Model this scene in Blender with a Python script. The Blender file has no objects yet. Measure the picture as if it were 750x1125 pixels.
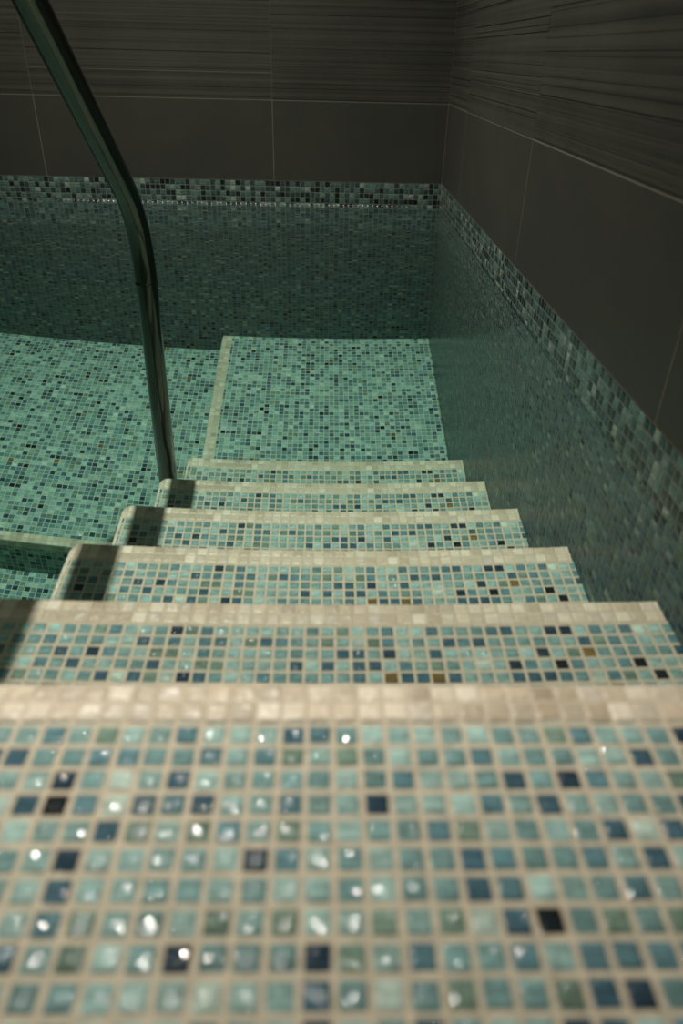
import bpy, math, random
from mathutils import Vector, Matrix

# ------------------------------------------------------------------ scale and layout
# lengths below are given in mosaic pitches (one small glass tile and its joint); water level is z = 0
S = 0.0135
XR = 23.5936            # face of the right wall
YB = 158.0817           # face of the back wall
XW, YF = -150.0, -110.0  # left and front wall faces
ZD = 4.4398             # deck level
ZC = 186.0              # ceiling
NOSE = [(21.2922, 4.4398), (39.1662, -10.532), (56.3962, -25.1658),
        (73.4425, -39.0252), (90.8571, -53.487), (107.2845, -66.8842)]   # (y of the edge, z of the tread)
XL = [XW, -23.53, -23.53, -23.6, -23.3, -22.5]
Z_LAND, Z_LEDGE, Z_FLOOR = -80.84, -86.71, -94.71
Y_LEDGE = 101.5
NW = 2.17               # width of the stone edge bands

scene = bpy.context.scene
col = scene.collection
rnd = random.Random(7)


# ------------------------------------------------------------------ mesh helper
class MB:
    def __init__(self):
        self.v, self.f, self.uv, self.sm = [], [], [], []

    def face(self, pts, uvs, smooth=False):
        b = len(self.v)
        self.v += [tuple(p) for p in pts]
        self.f.append(list(range(b, b + len(pts))))
        self.uv += list(uvs)
        self.sm.append(smooth)

    def box(self, x0, x1, y0, y1, z0, z1, u0=0.0, v0=0.0, w0=0.0, skip=''):
        """Axis box. Top faces map (x-u0, v0-y); upright faces map (along, w0-z)."""
        def q(pts, fn):
            self.face(pts, [fn(p) for p in pts])
        top = lambda p: (p[0] - u0, v0 - p[1])
        fx = lambda p: (p[1], w0 - p[2])
        fy = lambda p: (p[0] - u0, w0 - p[2])
        if 't' not in skip: q([(x0, y0, z1), (x1, y0, z1), (x1, y1, z1), (x0, y1, z1)], top)
        if 'b' not in skip: q([(x0, y1, z0), (x1, y1, z0), (x1, y0, z0), (x0, y0, z0)], top)
        q([(x0, y0, z0), (x1, y0, z0), (x1, y0, z1), (x0, y0, z1)], fy)
        q([(x1, y1, z0), (x0, y1, z0), (x0, y1, z1), (x1, y1, z1)], fy)
        q([(x0, y1, z0), (x0, y0, z0), (x0, y0, z1), (x0, y1, z1)], fx)
        q([(x1, y0, z0), (x1, y1, z0), (x1, y1, z1), (x1, y0, z1)], fx)

    def prism(self, plan, z0, z1, v0, w0, r=0.0, u0=0.0, seg=4):
        """Plan polygon (counter-clockwise) extruded from z0 to z1, top rim rounded with radius r."""
        n = len(plan)

        def inset(d):
            out = []
            for i in range(n):
                a, b, c = Vector(plan[i - 1]), Vector(plan[i]), Vector(plan[(i + 1) % n])
                e1, e2 = (b - a).normalized(), (c - b).normalized()
                n1, n2 = Vector((-e1.y, e1.x)), Vector((-e2.y, e2.x))
                m = n1 + n2
                k = m.dot(n1)
                m = m / max(k, 0.25)
                out.append(b + m * d)
            return out
        rings = [(inset(0), z0)]
        if r > 0:
            for i in range(seg + 1):
                a = math.pi / 2 * i / seg
                rings.append((inset(r * (1 - math.cos(a))), z1 - r + r * math.sin(a)))
        else:
            rings.append((inset(0), z1))
        acc = [0.0]
        for i in range(n):
            acc.append(acc[-1] + (Vector(plan[(i + 1) % n]) - Vector(plan[i])).length)
        for (pa, za), (pb, zb) in zip(rings, rings[1:]):
            for i in range(n):
                j = (i + 1) % n
                pts = [(*pa[i], za), (*pa[j], za), (*pb[j], zb), (*pb[i], zb)]
                if za >= z1 - r - 1e-9 and r > 0:
                    uvs = [(p[0] - u0, v0 - p[1]) for p in pts]
                else:
                    uvs = [(acc[i], w0 - za), (acc[i + 1], w0 - za), (acc[i + 1], w0 - zb), (acc[i], w0 - zb)]
                self.face(pts, uvs)
        top = rings[-1][0]
        self.face([(*p, z1) for p in top], [(p[0] - u0, v0 - p[1]) for p in top])
        bot = rings[0][0]
        self.face([(*p, z0) for p in reversed(bot)], [(p[0], p[1]) for p in reversed(bot)])

    def tube(self, path, rad, seg=32, caps=True):
        P = [Vector(p) for p in path]
        rings = []
        for i, p in enumerate(P):
            t = (P[min(i + 1, len(P) - 1)] - P[max(i - 1, 0)]).normalized()
            sx = Vector((1, 0, 0))
            up = t.cross(sx).normalized()
            sx = up.cross(t).normalized()
            rings.append([p + rad * (math.cos(2 * math.pi * k / seg) * sx + math.sin(2 * math.pi * k / seg) * up) for k in range(seg)])
        for i in range(len(rings) - 1):
            for k in range(seg):
                j = (k + 1) % seg
                self.face([rings[i][k], rings[i + 1][k], rings[i + 1][j], rings[i][j]], [(0, 0), (0, 1), (1, 1), (1, 0)], True)
        if caps:
            self.face(rings[0], [(0, 0)] * seg)
            self.face(list(reversed(rings[-1])), [(0, 0)] * seg)

    def lathe(self, prof, cx, cy, seg=40):
        for (r0, z0), (r1, z1) in zip(prof, prof[1:]):
            for k in range(seg):
                a, b = 2 * math.pi * k / seg, 2 * math.pi * (k + 1) / seg
                pts = [(cx + r0 * math.cos(a), cy + r0 * math.sin(a), z0), (cx + r0 * math.cos(b), cy + r0 * math.sin(b), z0),
                       (cx + r1 * math.cos(b), cy + r1 * math.sin(b), z1), (cx + r1 * math.cos(a), cy + r1 * math.sin(a), z1)]
                self.face(pts, [(0, 0)] * 4, True)

    def build(self, name, material, parent=None, weld=True, origin=None):
        me = bpy.data.meshes.new(name)
        o0 = Vector(origin) if origin else Vector((0, 0, 0))
        me.from_pydata([tuple((Vector(p) - o0) * S) for p in self.v], [], self.f)
        lay = me.uv_layers.new(name='tile_grid')
        for i, c in enumerate(self.uv):
            lay.data[i].uv = c
        me.polygons.foreach_set('use_smooth', self.sm)
        me.materials.append(material)
        if weld:
            import bmesh
            bm = bmesh.new(); bm.from_mesh(me)
            bmesh.ops.remove_doubles(bm, verts=bm.verts, dist=1e-6)
            bm.to_mesh(me); bm.free()
        me.update()
        o = bpy.data.objects.new(name, me)
        col.objects.link(o)
        if parent is not None:
            o.parent = parent
            pl = Vector(parent.get('_org', (0, 0, 0)))
            o.location = (o0 - pl) * S
        else:
            o.location = o0 * S
        o['_org'] = tuple(o0)
        o.cycles.is_caustics_receiver = True
        return o


def empty(name, loc):
    o = bpy.data.objects.new(name, None)
    o.empty_display_size = 0.05
    o.location = Vector(loc) * S
    o['_org'] = tuple(loc)
    col.objects.link(o)
    return o


def tag(o, label=None, cat=None, kind=None, group=None):
    for k, v in (('label', label), ('category', cat), ('kind', kind), ('group', group)):
        if v: o[k] = v
    return o


# ------------------------------------------------------------------ materials
def lin(r, g, b):
    f = lambda c: (c / 255 / 12.92) if c / 255 <= 0.04045 else ((c / 255 + 0.055) / 1.055) ** 2.4
    return (f(r), f(g), f(b), 1)


class NT:
    def __init__(self, name):
        self.m = bpy.data.materials.new(name)
        self.m.use_nodes = True
        self.t = self.m.node_tree
        self.t.nodes.clear()

    def n(self, kind, **kw):
        nd = self.t.nodes.new(kind)
        for k, v in kw.items():
            setattr(nd, k, v)
        return nd

    def put(self, sock, v):
        if hasattr(v, 'is_output') or isinstance(v, bpy.types.NodeSocket):
            self.t.links.new(v, sock)
        else:
            sock.default_value = v

    def math(self, op, a, b=0.0, c=0.0, clamp=False):
        nd = self.n('ShaderNodeMath', operation=op, use_clamp=clamp)
        self.put(nd.inputs[0], a); self.put(nd.inputs[1], b); self.put(nd.inputs[2], c)
        return nd.outputs[0]

    def vmath(self, op, a, b=(0, 0, 0)):
        nd = self.n('ShaderNodeVectorMath', operation=op)
        self.put(nd.inputs[0], a); self.put(nd.inputs[1], b)
        return nd.outputs[0]

    def mix(self, f, a, b, blend='MIX'):
        nd = self.n('ShaderNodeMix', data_type='RGBA', blend_type=blend)
        self.put(nd.inputs[0], f); self.put(nd.inputs[6], a); self.put(nd.inputs[7], b)
        return nd.outputs[2]

    def ramp(self, fac, stops, interp='LINEAR'):
        nd = self.n('ShaderNodeValToRGB')
        cr = nd.color_ramp
        cr.interpolation = interp
        while len(cr.elements) > len(stops): cr.elements.remove(cr.elements[-1])
        while len(cr.elements) < len(stops): cr.elements.new(1.0)
        for e, (p, c) in zip(cr.elements, stops):
            e.position = p; e.color = c
        self.put(nd.inputs[0], fac)
        return nd.outputs[0]

    def smooth(self, v, a, b, lo=0.0, hi=1.0):
        nd = self.n('ShaderNodeMapRange', interpolation_type='SMOOTHSTEP')
        self.put(nd.inputs[0], v)
        nd.inputs[1].default_value, nd.inputs[2].default_value = a, b
        nd.inputs[3].default_value, nd.inputs[4].default_value = lo, hi
        return nd.outputs[0]


def mosaic(name, stops, grout, seed, joint=0.105, streak=0.24, rough=0.06, tilt=0.06, spec=0.22, relief=1.0, scale=1.0):
    """Small square tiles on a grout bed, one random glass shade per tile."""
    N = NT(name)
    uv = N.n('ShaderNodeUVMap', uv_map='tile_grid').outputs[0]
    if scale != 1.0:
        uv = N.vmath('MULTIPLY', uv, (1 / scale, 1 / scale, 1))
    uv = N.vmath('ADD', uv, (0.0001, 0.0001, 0))
    cell = N.vmath('FLOOR', uv)
    loc = N.vmath('SUBTRACT', uv, cell)
    cs = N.vmath('ADD', cell, (seed * 17.13, seed * 5.71, seed))
    wn = N.n('ShaderNodeTexWhiteNoise', noise_dimensions='3D'); N.put(wn.inputs[0], cs)
    wn2 = N.n('ShaderNodeTexWhiteNoise', noise_dimensions='3D'); N.put(wn2.inputs[0], N.vmath('ADD', cs, (31.7, 11.3, 7.9)))
    sep2 = N.n('ShaderNodeSeparateColor'); N.put(sep2.inputs[0], wn2.outputs[1])
    r1, r2, r3 = sep2.outputs[0], sep2.outputs[1], sep2.outputs[2]
    sp = N.n('ShaderNodeSeparateXYZ'); N.put(sp.inputs[0], loc)
    # tile outline, with hand-set wobble
    cx = N.math('ABSOLUTE', N.math('ADD', N.math('SUBTRACT', sp.outputs[0], 0.5), N.math('MULTIPLY', N.math('SUBTRACT', r1, 0.5), 0.05)))
    cy = N.math('ABSOLUTE', N.math('ADD', N.math('SUBTRACT', sp.outputs[1], 0.5), N.math('MULTIPLY', N.math('SUBTRACT', r2, 0.5), 0.05)))
    # rounded square distance
    h = 0.5 - joint
    rc = 0.06
    dx = N.math('MAXIMUM', N.math('SUBTRACT', cx, h - rc), 0.0)
    dy = N.math('MAXIMUM', N.math('SUBTRACT', cy, h - rc), 0.0)
    d = N.math('SUBTRACT', N.math('SQRT', N.math('ADD', N.math('MULTIPLY', dx, dx), N.math('MULTIPLY', dy, dy))), rc)
    tile = N.smooth(d, -0.015, 0.02, 1.0, 0.0)
    pillow = N.smooth(N.math('MAXIMUM', N.math('SUBTRACT', cx, h), N.math('SUBTRACT', cy, h)), -0.16, 0.02, 1.0, 0.0)
    base = N.ramp(wn.outputs[0], stops, 'CONSTANT')
    # smoky streaks inside the glass
    nz = N.n('ShaderNodeTexNoise', noise_dimensions='3D')
    sv = N.vmath('ADD', N.vmath('MULTIPLY', uv, (0.9, 3.2, 1.0)), N.vmath('MULTIPLY', wn2.outputs[1], (40, 40, 40)))
    N.put(nz.inputs['Vector'], sv); nz.inputs['Scale'].default_value = 1.0; nz.inputs['Detail'].default_value = 3.0
    k = N.smooth(nz.outputs[0], 0.3, 0.72, 1 - streak, 1 + streak)
    k = N.math('MULTIPLY', k, N.math('ADD', 0.82, N.math('MULTIPLY', r3, 0.36)))
    cm = N.n('ShaderNodeVectorMath', operation='SCALE'); N.put(cm.inputs[0], base); N.put(cm.inputs['Scale'], k)
    gn = N.n('ShaderNodeTexNoise', noise_dimensions='3D'); N.put(gn.inputs['Vector'], uv); gn.inputs['Scale'].default_value = 1.7; gn.inputs['Detail'].default_value = 4.0
    gk = N.smooth(gn.outputs[0], 0.25, 0.75, 0.86, 1.1)
    gm = N.n('ShaderNodeVectorMath', operation='SCALE'); gm.inputs[0].default_value = grout[:3]; N.put(gm.inputs['Scale'], gk)
    colr = N.mix(tile, gm.outputs[0], cm.outputs[0])
    # relief: tile stands a little proud, edges rounded, every tile set at its own slight tilt
    tl = N.math('ADD', N.math('MULTIPLY', N.math('SUBTRACT', sp.outputs[0], 0.5), N.math('MULTIPLY', N.math('SUBTRACT', r1, 0.5), tilt)),
                N.math('MULTIPLY', N.math('SUBTRACT', sp.outputs[1], 0.5), N.math('MULTIPLY', N.math('SUBTRACT', r3, 0.5), tilt)))
    wv = N.n('ShaderNodeTexNoise', noise_dimensions='3D'); N.put(wv.inputs['Vector'], N.vmath('ADD', uv, N.vmath('MULTIPLY', wn2.outputs[1], (40, 40, 40)))); wv.inputs['Scale'].default_value = 2.3; wv.inputs['Detail'].default_value = 1.0
    ht = N.math('ADD', N.math('ADD', N.math('MULTIPLY', pillow, 0.08 * relief), N.math('MULTIPLY', tl, tile)), N.math('MULTIPLY', wv.outputs[0], 0.155 * relief))
    bp = N.n('ShaderNodeBump'); bp.inputs['Strength'].default_value = 0.9; bp.inputs['Distance'].default_value = S * scale
    N.put(bp.inputs['Height'], ht)
    bs = N.n('ShaderNodeBsdfPrincipled')
    N.put(bs.inputs['Base Color'], colr)
    N.put(bs.inputs['Roughness'], N.math('ADD', 0.75, N.math('MULTIPLY', tile, rough - 0.75)))
    bs.inputs['Specular IOR Level'].default_value = spec
    N.put(bs.inputs['Normal'], bp.outputs[0])
    out = N.n('ShaderNodeOutputMaterial')
    N.t.links.new(bs.outputs[0], out.inputs[0])
    return N.m


AQUA = lin(153, 193, 184); AQUA2 = lin(135, 177, 171); TEAL = lin(113, 158, 156); BLUE = lin(92, 134, 142)
DEEP = lin(66, 100, 114); NAVY = lin(44, 66, 80); OLIVE = lin(118, 142, 128); PALE = lin(182, 202, 190)
INK = lin(32, 40, 42); BRONZE = lin(118, 100, 64)


def grey(c, k, gain=1.0):
    g = 0.3 * c[0] + 0.6 * c[1] + 0.1 * c[2]
    return tuple((x + (g - x) * k) * gain for x in c[:3]) + (1,)


AQUA, AQUA2, TEAL, BLUE = grey(AQUA, .2), grey(AQUA2, .2), grey(TEAL, .2), grey(BLUE, .12)
DEEP, NAVY = grey(DEEP, .1, 1.1), grey(NAVY, .1, 1.2)
GLASS = [(0.0, AQUA), (0.17, AQUA2), (0.37, TEAL), (0.58, BLUE), (0.72, DEEP), (0.835, NAVY), (0.88, OLIVE), (0.945, PALE), (0.982, INK), (0.993, BRONZE)]
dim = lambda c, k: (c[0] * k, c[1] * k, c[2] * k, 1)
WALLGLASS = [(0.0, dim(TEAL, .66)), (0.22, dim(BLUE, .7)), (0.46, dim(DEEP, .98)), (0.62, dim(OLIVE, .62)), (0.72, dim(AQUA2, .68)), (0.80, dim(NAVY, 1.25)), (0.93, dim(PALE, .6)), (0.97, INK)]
DIMLITGLASS = [(0.0, lin(72, 96, 90)), (0.2, lin(58, 78, 77)), (0.38, lin(42, 58, 60)), (0.56, lin(86, 106, 99)), (0.68, lin(28, 37, 38)), (0.80, lin(112, 127, 118)), (0.87, lin(20, 26, 26))]  # wall glass darkened: the dim light above the water put into its colour
GROUT = lin(208, 196, 172)
STONE = [(0.0, lin(220, 209, 188)), (0.3, lin(210, 197, 174)), (0.55, lin(201, 187, 163)), (0.82, lin(225, 215, 196)), (0.92, lin(194, 179, 154))]

M_TREAD = mosaic('glass mosaic on the stairs', GLASS, GROUT, 1)
M_FLOOR = mosaic('glass mosaic on the pool bottom', GLASS, lin(194, 198, 176), 2, joint=0.07, relief=0.5, spec=0.12)
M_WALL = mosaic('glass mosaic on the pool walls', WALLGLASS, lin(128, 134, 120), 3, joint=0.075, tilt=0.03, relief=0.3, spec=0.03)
M_DIMLIT = mosaic('wall mosaic with dim light in its colour', DIMLITGLASS, lin(92, 96, 85), 5, joint=0.06, tilt=0.03, relief=0.5, spec=0.4)
M_STONE = mosaic('cream stone mosaic', STONE, lin(206, 193, 169), 4, joint=0.06, streak=0.08, rough=0.35, tilt=0.06, relief=0.5, spec=0.4)


def wall_tile(name, c1, c2, fine_z, share):
    """Dark brown-grey stoneware with cloudy toning."""
    N = NT(name)
    tc = N.n('ShaderNodeTexCoord').outputs['Object']
    a = N.n('ShaderNodeTexNoise'); N.put(a.inputs['Vector'], tc); a.inputs['Scale'].default_value = 5.0; a.inputs['Detail'].default_value = 6.0; a.inputs['Roughness'].default_value = 0.65
    st = (0.6, 0.6, fine_z)
    b = N.n('ShaderNodeTexNoise'); N.put(b.inputs['Vector'], N.vmath('MULTIPLY', tc, st)); b.inputs['Scale'].default_value = 1.5; b.inputs['Detail'].default_value = 4.0
    f = N.math('ADD', N.math('MULTIPLY', a.outputs[0], 1 - share), N.math('MULTIPLY', b.outputs[0], share))
    c = N.ramp(f, [(0.3, c1), (0.7, c2)])
    fine = N.n('ShaderNodeTexNoise'); N.put(fine.inputs['Vector'], tc); fine.inputs['Scale'].default_value = 400.0
    bp = N.n('ShaderNodeBump'); bp.inputs['Strength'].default_value = 0.15; bp.inputs['Distance'].default_value = 0.001
    N.put(bp.inputs['Height'], fine.outputs[0])
    bs = N.n('ShaderNodeBsdfPrincipled')
    N.put(bs.inputs['Base Color'], c)
    bs.inputs['Roughness'].default_value = 0.55
    bs.inputs['Specular IOR Level'].default_value = 0.35
    N.put(bs.inputs['Normal'], bp.outputs[0])
    out = N.n('ShaderNodeOutputMaterial')
    N.t.links.new(bs.outputs[0], out.inputs[0])
    return N.m


def plain(name, c, rough=0.7, metal=0.0):
    N = NT(name)
    tc = N.n('ShaderNodeTexCoord').outputs['Object']
    a = N.n('ShaderNodeTexNoise'); N.put(a.inputs['Vector'], tc); a.inputs['Scale'].default_value = 14.0; a.inputs['Detail'].default_value = 4.0
    k = N.smooth(a.outputs[0], 0.3, 0.7, 0.92, 1.08)
    m = N.n('ShaderNodeVectorMath', operation='SCALE'); m.inputs[0].default_value = c[:3]; N.put(m.inputs['Scale'], k)
    bs = N.n('ShaderNodeBsdfPrincipled')
    N.put(bs.inputs['Base Color'], m.outputs[0])
    bs.inputs['Roughness'].default_value = rough
    bs.inputs['Metallic'].default_value = metal
    out = N.n('ShaderNodeOutputMaterial')
    N.t.links.new(bs.outputs[0], out.inputs[0])
    return N.m


M_SMOOTH = wall_tile('smooth brown stoneware', lin(42, 43, 38), lin(51, 51, 45), 20.0, 0.15)
M_RIB = wall_tile('ribbed brown stoneware', lin(32, 33, 29), lin(60, 60, 53), 90.0, 0.6)
M_JOINT = plain('pale wall grout', lin(84, 79, 66), 0.85)
M_CEIL = plain('dark ceiling paint', lin(70, 68, 62), 0.9)


def steel():
    N = NT('brushed stainless steel')
    tc = N.n('ShaderNodeTexCoord').outputs['Object']
    a = N.n('ShaderNodeTexNoise'); N.put(a.inputs['Vector'], tc); a.inputs['Scale'].default_value = 60.0; a.inputs['Detail'].default_value = 5.0
    bs = N.n('ShaderNodeBsdfPrincipled')
    bs.inputs['Base Color'].default_value = lin(88, 88, 81)
    bs.inputs['Metallic'].default_value = 1.0
    N.put(bs.inputs['Roughness'], N.smooth(a.outputs[0], 0.3, 0.7, 0.14, 0.141))
    out = N.n('ShaderNodeOutputMaterial')
    N.t.links.new(bs.outputs[0], out.inputs[0])
    return N.m


M_STEEL = steel()


def water():
    N = NT('pool water')
    g = N.n('ShaderNodeBsdfGlass')
    g.inputs['Color'].default_value = (1, 1, 1, 1)
    g.inputs['Roughness'].default_value = 0.0
    g.inputs['IOR'].default_value = 1.333
    out = N.n('ShaderNodeOutputMaterial')
    N.t.links.new(g.outputs[0], out.inputs['Surface'])
    return N.m


def water_edge():
    N = NT('wet bead of water')
    t = N.n('ShaderNodeBsdfTransparent')
    g = N.n('ShaderNodeBsdfGlossy'); g.inputs['Roughness'].default_value = 0.2
    f = N.n('ShaderNodeFresnel'); f.inputs['IOR'].default_value = 1.333
    m = N.n('ShaderNodeMixShader')
    N.t.links.new(f.outputs[0], m.inputs[0]); N.t.links.new(t.outputs[0], m.inputs[1]); N.t.links.new(g.outputs[0], m.inputs[2])
    out = N.n('ShaderNodeOutputMaterial')
    N.t.links.new(m.outputs[0], out.inputs['Surface'])
    return N.m


def water_depth():
    N = NT('green tint of the water')
    v = N.n('ShaderNodeVolumeAbsorption')
    v.inputs['Color'].default_value = (0.50, 0.86, 0.765, 1)
    v.inputs['Density'].default_value = 0.8
    out = N.n('ShaderNodeOutputMaterial')
    N.t.links.new(v.outputs[0], out.inputs['Volume'])
    return N.m


M_WATER = water()

# ------------------------------------------------------------------ the room
def ribbed(mb, along, u0, u1, z0, z1, put):
    """Horizontal random ribs on one tile between u0..u1, z0..z1. put(u, depth, z) -> point."""
    z = z0
    prof = []
    while z < z1 - 1e-6:
        hh = min(rnd.choice((0.16, 0.2, 0.26, 0.34, 0.44, 0.6)), z1 - z)
        dd = rnd.choice((0.0, 0.01, 0.016, 0.024, 0.034, 0.016, 0.0))
        prof.append((z, z + hh, dd))
        z += hh
    prev = 0.0
    for a, b, dd in prof:
        if abs(dd - prev) > 1e-6:
            mb.face([put(u0, prev, a), put(u1, prev, a), put(u1, dd, a), put(u0, dd, a)], [(0, 0)] * 4)
        mb.face([put(u0, dd, a), put(u1, dd, a), put(u1, dd, b), put(u0, dd, b)], [(0, 0)] * 4)
        prev = dd
    if prev > 0:
        mb.face([put(u0, prev, z1), put(u1, prev, z1), put(u1, 0, z1), put(u0, 0, z1)], [(0, 0)] * 4)
    # tile ends
    for u in (u0, u1):
        for a, b, dd in prof:
            if dd > 0:
                mb.face([put(u, 0, a), put(u, dd, a), put(u, dd, b), put(u, 0, b)], [(0, 0)] * 4)


J = 0.16  # joint width
Z1, Z2 = 18.45, 22.92
COURSES = [(Z1 + J, Z2, 'rib'), (Z2 + 0.10, Z2 + 36.0, 'rib'), (Z2 + 36.0 + J, Z2 + 81, 'rib'), (Z2 + 81 + J, Z2 + 126, 'rib'), (Z2 + 126 + J, ZC, 'rib')]


def tiled_wall(root, u_joints, put, flip):
    """Mosaic lining, smooth course and ribbed courses in front of a wall core. put(u, depth, z): depth towards the room."""
    def order(pts):
        return list(reversed(pts)) if flip else pts
    us = sorted(u_joints)
    # mosaic
    mb = MB()
    a, b = us[0], us[-1]
    zb = ZD - 5.0
    pts = [put(a, 0, Z_FLOOR), put(b, 0, Z_FLOOR), put(b, 0, zb), put(a, 0, zb)]
    mb.face(order(pts), order([(a, ZD - Z_FLOOR), (b, ZD - Z_FLOOR), (b, 5), (a, 5)]))
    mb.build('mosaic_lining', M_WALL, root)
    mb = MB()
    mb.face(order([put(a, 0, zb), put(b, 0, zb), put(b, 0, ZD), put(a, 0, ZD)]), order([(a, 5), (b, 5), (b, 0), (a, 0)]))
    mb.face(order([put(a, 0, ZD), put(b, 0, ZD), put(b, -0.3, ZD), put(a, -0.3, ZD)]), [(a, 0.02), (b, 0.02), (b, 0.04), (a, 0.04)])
    mb.build('dimlit_top_rows', M_DIMLIT, root)  # top rows of the wall mosaic, weaker light baked into their tones
    # pale joints show between the tiles as a bed just behind their faces
    jb = MB()
    jb.face(order([put(a, 0.022, ZD), put(b, 0.022, ZD), put(b, 0.022, ZC), put(a, 0.022, ZC)]), [(0, 0)] * 4)
    jb.build('grout_bed', M_JOINT, root)
    sm = MB()
    rb = MB()
    for p, q in zip(us, us[1:]):
        p2, q2 = p + J / 2, q - J / 2
        sm.face(order([put(p2, 0.03, ZD + 0.13), put(q2, 0.03, ZD + 0.13), put(q2, 0.03, Z1), put(p2, 0.03, Z1)]), [(0, 0)] * 4)
        for (c, e) in (((p2, ZD + 0.13), (q2, ZD + 0.13)), ((q2, Z1), (p2, Z1)), ((p2, Z1), (p2, ZD + 0.13)), ((q2, ZD + 0.13), (q2, Z1))):
            sm.face(order([put(c[0], -0.03, c[1]), put(e[0], -0.03, e[1]), put(e[0], 0.03, e[1]), put(c[0], 0.03, c[1])]), [(0, 0)] * 4)
        for z0, z1, _ in COURSES:
            g = MB()
            ribbed(g, None, p + 0.03, q - 0.03, z0, z1, lambda u, d, z: put(u, d + 0.03, z))
            for f in g.f:
                rb.face(order([g.v[i] for i in f]), [(0, 0)] * len(f))
    sm.build('smooth_tile_course', M_SMOOTH, root)
    rb.build('ribbed_tile_course', M_RIB, root)


W = 10.0
mb = MB(); mb.box(XW - W, XR + W, YB + 0.35, YB + W, Z_FLOOR - W, ZC + 2)
wall_back = tag(mb.build('wall_back', M_CEIL), 'dark brown tiled wall across the far end of the pool', kind='structure')
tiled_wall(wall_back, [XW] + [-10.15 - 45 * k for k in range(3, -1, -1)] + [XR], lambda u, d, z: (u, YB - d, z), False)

mb = MB(); mb.box(XR + 0.35, XR + W, YF, YB + 0.3, Z_FLOOR - W, ZC + 2)
wall_right = tag(mb.build('wall_right', M_CEIL), 'dark brown tiled wall along the side of the stairs', kind='structure')
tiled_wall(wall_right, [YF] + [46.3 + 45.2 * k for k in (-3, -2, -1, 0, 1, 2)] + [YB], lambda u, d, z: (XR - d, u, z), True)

mb = MB(); mb.prism([(XR, YB - 0.11), (XR, YB), (XR - 0.11, YB)], Z_LAND, ZC, YB, 0)
mb.build('corner_joint', M_JOINT, wall_back)

mb = MB(); mb.box(XW - W, XW, YF, YB, Z_FLOOR - W, ZC + 2, w0=ZD)
tag(mb.build('wall_left', M_SMOOTH), kind='structure')
mb = MB(); mb.box(XW, XR, YF - W, YF, Z_FLOOR - W, ZC + 2, w0=ZD)
tag(mb.build('wall_front', M_SMOOTH), kind='structure')
mb = MB(); mb.box(XW, XR, YF, YB, ZC, ZC + W)
tag(mb.build('ceiling', M_CEIL), kind='structure')
mb = MB(); mb.box(XW, XR, NOSE[0][0] - 6, YB, Z_FLOOR - W, Z_FLOOR, u0=0.3, v0=Y_LEDGE, w0=0)
tag(mb.build('floor', M_FLOOR), 'lower pool bottom of green mosaic below the ledge', kind='structure')

# deck at the top of the stairs
yd = NOSE[0][0]
mb = MB(); mb.box(XW, XR - 0.02, YF, yd - 0.03, Z_FLOOR, ZD, u0=0.474, v0=yd - NW, w0=ZD)
deck = tag(mb.build('pool_deck', M_TREAD), 'mosaic pool deck at the top of the stairs', kind='structure')
mb = MB(); mb.prism([(XW, yd - NW), (XR - 0.02, yd - NW), (XR - 0.02, yd), (XW, yd)], ZD - 2.0, ZD + 0.03, yd, 0, r=0.3, u0=0.474)
tag(mb.build('nosing', M_STONE, deck), 'cream stone edge band')

# ------------------------------------------------------------------ stairs
stairs = tag(empty('pool_staircase', (0, NOSE[0][0], Z_FLOOR)), 'wide flight of mosaic pool steps with cream edge bands going down into the water', 'stairs')


def corner_plan(x0, x1, y0, y1, r, k=8, d=0.0):
    """Plan of a step: rounded outer corner at (x0, y1)."""
    p = [(x0 + d, y0), (x1, y0), (x1, y1 - d)]
    for i in range(k + 1):
        a = math.pi / 2 + math.pi / 2 * i / k
        p.append((x0 + r + (r - d) * math.cos(a), y1 - r + (r - d) * math.sin(a)))
    return p


xr = XR - 0.02
for k in range(1, 6):
    (ya, _), (yn, z) = NOSE[k - 1], NOSE[k]
    x0 = XL[k]
    mb = MB()
    mb.prism(corner_plan(x0, xr, ya + 0.01, yn, 1.3, d=0.04), Z_FLOOR, z, yn - NW, z, u0=x0 + 0.35 + 0.1 * k)
    st = mb.build('step', M_TREAD, stairs, origin=(0, ya, Z_FLOOR))
    tw = 0.45   # slim side trim
    outer = corner_plan(x0, xr, ya + 0.02, yn, 1.3)
    plan = [(x0 + tw, ya + 0.02), (x0 + tw, yn - NW), (xr, yn - NW)] + outer[2:] + [outer[0]]
    plan = [plan[-1]] + plan[:-1]
    # counter-clockwise: along the trim, along the inner edge, out to the wall, back along the outer edge
    mb = MB()
    mb.prism(plan, z - 1.6, z + 0.03, yn, 0, r=0.16, u0=x0 - 0.25)
    mb.build('nosing', M_STONE, st, origin=(0, yn, z))

yn, z = NOSE[5]
mb = MB()
mb.prism([(XL[5], yn + 0.02), (xr, yn + 0.02), (xr, YB - 0.02), (XL[5], YB - 0.02)], Z_FLOOR, Z_LAND, YB, Z_LAND, u0=0.2)
land = mb.build('landing', M_FLOOR, stairs, origin=(0, yn, Z_FLOOR))
tag(land, 'square landing platform of green mosaic')
mb = MB()
mb.prism([(XL[5] - 0.02, yn + 0.03), (XL[5] + 2.3, yn + 0.03), (XL[5] + 2.3, YB - 0.03), (XL[5] - 0.02, YB - 0.03)], Z_LAND - 1.6, Z_LAND + 0.03, YB, 0, r=0.22, u0=XL[5])
mb.build('nosing', M_STONE, land, origin=(XL[5], yn, Z_LAND))

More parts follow.
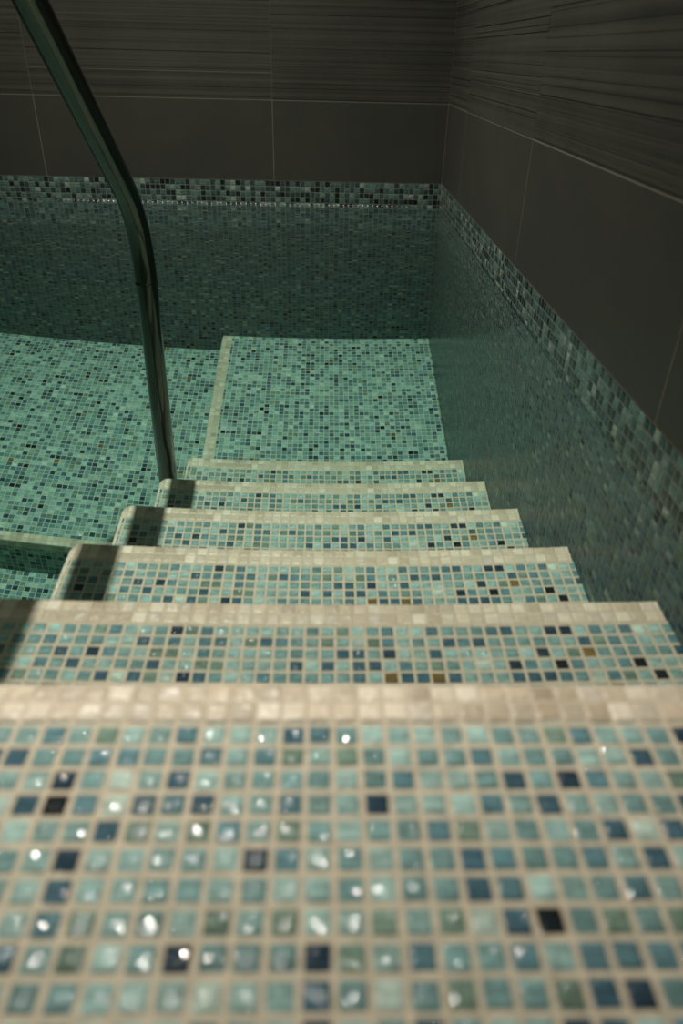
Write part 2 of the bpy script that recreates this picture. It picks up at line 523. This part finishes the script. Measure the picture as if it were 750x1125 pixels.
# sunken seat ledge beside the landing
mb = MB()
mb.box(XW, XL[5] - 0.04, Y_LEDGE + 0.03, YB - 0.02, Z_FLOOR, Z_LEDGE, u0=0.6, v0=YB, w0=Z_LEDGE)
ledge = tag(mb.build('pool_ledge', M_FLOOR, origin=(XL[5] - 20, Y_LEDGE, Z_FLOOR)), 'broad low underwater ledge of green mosaic beside the landing', 'ledge')
mb = MB()
mb.prism([(XW, Y_LEDGE), (XL[5] - 0.05, Y_LEDGE), (XL[5] - 0.05, Y_LEDGE + 2.0), (XW, Y_LEDGE + 2.0)], Z_LEDGE - 1.5, Z_LEDGE + 0.03, Y_LEDGE + 2.0, 0, r=0.22)
mb.build('nosing', M_STONE, ledge, origin=(XL[5] - 20, Y_LEDGE, Z_LEDGE))

# ------------------------------------------------------------------ handrail
XP, YP, RP = -23.6, 98.0, 1.42


def fillet(p0, p1, p2, t, n=14):
    """Points of a circular bend at corner p1 with tangent length t (2-D)."""
    a = (Vector(p0) - Vector(p1)).normalized(); b = (Vector(p2) - Vector(p1)).normalized()
    s, e = Vector(p1) + a * t, Vector(p1) + b * t
    bis = (a + b).normalized()
    half = a.angle(b) / 2
    c = Vector(p1) + bis * (t / math.cos(half))
    r = t * math.tan(half)
    v0, v1 = s - c, e - c
    ang = v0.angle_signed(v1)
    return [c + Matrix.Rotation(-ang * i / n, 2) @ v0 for i in range(n + 1)]


sl = 0.9
yt = 9.0
corner1 = (YP, 14.4 + sl * (91 - YP))
corner2 = (yt, 14.4 + sl * (91 - yt))
path2 = [(YP, Z_FLOOR + 0.05), (YP, -40)] + [tuple(q) for q in fillet((YP, -90), corner1, corner2, 6.5)]
path2 += [(60, 14.4 + sl * 31)] + [tuple(q) for q in fillet(corner1, corner2, (yt, ZD), 9.0)] + [(yt, ZD + 0.05)]
rail = tag(empty('handrail', (XP, YP, Z_FLOOR)), 'tubular stainless steel handrail bending down into the water beside the steps', 'handrail')
def rail_x(y, z_):
    return -24.15 + 0.55 * (z_ - Z_FLOOR) / -Z_FLOOR if y > YP - 0.01 else -23.6 - 0.045 * (YP - y)


mb = MB(); mb.tube([(rail_x(y, z_), y, z_) for y, z_ in path2], RP, 40)
mb.build('rail_tube', M_STEEL, rail, origin=(XP, YP, Z_FLOOR))
for (cy, cz) in ((YP, Z_FLOOR), (yt, ZD)):
    mb = MB()
    mb.lathe([(1.43, cz + 0.02), (1.66, cz + 0.02), (1.66, cz + 0.5), (1.6, cz + 0.7), (1.43, cz + 0.75)] , rail_x(cy, cz), cy)
    mb.build('base_flange', M_STEEL, rail, origin=(XP, cy, cz))

# ------------------------------------------------------------------ water
mb = MB()
UP = lambda pts: mb.face(pts, [(0, 0)] * len(pts), True)
YW0 = yd - 0.3
E = 0.3   # width of the curled rim along the walls
x0, x1, y0, y1 = XW, XR, YW0, YB - E
hs = 3.0  # half size of the patch round the post
for (a, b, c, d) in ((x0, XP - hs, y0, y1), (XP + hs, x1, y0, y1), (XP - hs, XP + hs, y0, YP - hs), (XP - hs, XP + hs, YP + hs, y1)):
    UP([(a, c, 0), (b, c, 0), (b, d, 0), (a, d, 0)])
# ring patch round the post, rising a little where it meets the steel
NS = 48
def sq(a):
    c, s = math.cos(a), math.sin(a)
    m = hs / max(abs(c), abs(s))
    return (XP + c * m, YP + s * m, 0)
radii = [2.9, 2.4, 2.1, 1.9, 1.75, 1.62, 1.52, 1.44, 1.40]
def ring(r):
    t = r - 1.42
    return lambda a: (XP + r * math.cos(a), YP + r * math.sin(a), 0.22 * math.exp(-max(t, 0) / 0.17) if r < 2.8 else 0)
fs = [sq] + [ring(r) for r in radii]
for f, g in zip(fs, fs[1:]):
    for i in range(NS):
        a, b = 2 * math.pi * i / NS, 2 * math.pi * (i + 1) / NS
        UP([f(a), f(b), g(b), g(a)])
wat = tag(mb.build('pool_water', M_WATER), 'still clear green water filling the pool over the lower steps', 'water')
wat.cycles.is_caustics_receiver = False
wat.cycles.is_caustics_caster = True

# the wet bead where the water creeps up the back wall, pulled up a little at every tile
mb = MB()
T = [0.3, 0.25, 0.205, 0.165, 0.13, 0.10, 0.072, 0.046, 0.022, 0.0]
def lift(u, t):
    if t >= E - 1e-6: return 0.0
    return (0.17 + 0.07 * math.cos(2 * math.pi * u)) * math.exp(-t / 0.11)
xs = [XW] + [-72 + i * 0.125 for i in range(int((XR + 72) / 0.125))] + [XR]
for a, b in zip(xs, xs[1:]):
    for t, s_ in zip(T, T[1:]):
        UP([(a, YB - t, lift(a, t)), (b, YB - t, lift(b, t)), (b, YB - s_, lift(b, s_)), (a, YB - s_, lift(a, s_))])
bead = mb.build('meniscus', water_edge(), wat)
mb = MB(); mb.box(XW - 0.01, XR + 0.01, yd - 0.05, YB + 0.01, Z_FLOOR - 0.02, 0.02)
body = mb.build('water_body', water_depth(), wat)
body.cycles.is_caustics_receiver = False

# ------------------------------------------------------------------ lamps
def downlight(name, loc, aim, power, beam, colr):
    l = bpy.data.lights.new(name, 'SPOT')
    l.spot_size = math.radians(beam); l.spot_blend = 1.0; l.shadow_soft_size = 0.015
    l.energy = power; l.color = colr
    l.cycles.is_caustics_light = True
    o = bpy.data.objects.new(name, l)
    o.location = Vector(loc) * S
    o.rotation_euler = (Vector(aim) - Vector(loc)).to_track_quat('-Z', 'Y').to_euler()
    col.objects.link(o)
    return o


downlight('ceiling_downlight', (-36.2, 104, 181), (-26, 98, -40), 540.0, 72, (1.0, 0.95, 0.845))

g = bpy.data.lights.new('added_fill_light', 'AREA')  # unseen soft lamp, added to lighten the rail's shadow
g.shape = 'RECTANGLE'; g.size = 1.5; g.size_y = 1.0; g.energy = 4.0; g.color = (1.0, 0.92, 0.78)
g.cycles.is_caustics_light = True
go = bpy.data.objects.new('added_fill_light', g)
go.location = Vector((-80, 60, 184)) * S
col.objects.link(go)

w = bpy.data.worlds.new('room air')
scene.world = w
w.use_nodes = True
w.node_tree.nodes['Background'].inputs[0].default_value = (0, 0, 0, 1)

# ------------------------------------------------------------------ camera
F = Vector((0.0266727102702312, 0.8437921385642858, -0.5360068968063278))
R = Vector((0.9996117647041631, -0.01819278090955628, 0.021103141657242055))
U = Vector((-0.008055208989780675, 0.5363616779933909, 0.8439497994479558))
cam = bpy.data.cameras.new('camera')
cam.sensor_fit = 'VERTICAL'
cam.sensor_height = 36.0
cam.sensor_width = 24.0
cam.lens = 793.6294 / 1125 * 36
cam.clip_start = 0.01
cam.dof.use_dof = True
cam.dof.focus_distance = 100 * S
cam.dof.aperture_fstop = cam.lens / (0.42 * S * 1000)
co = bpy.data.objects.new('camera', cam)
m = Matrix((R, U, -F)).transposed().to_4x4()
m.translation = Vector((0, 0, 26.3258 * S))
co.matrix_world = m
col.objects.link(co)
scene.camera = co

for o in bpy.data.objects:
    if '_org' in o: del o['_org']

vs = scene.view_settings
vs.view_transform = 'Standard'
vs.look = 'None'
vs.gamma = 1.0
vs.exposure = 0.0
vs.use_curve_mapping = False
scene.cycles.caustics_refractive = True
scene.cycles.caustics_reflective = True
scene.cycles.use_denoising = True
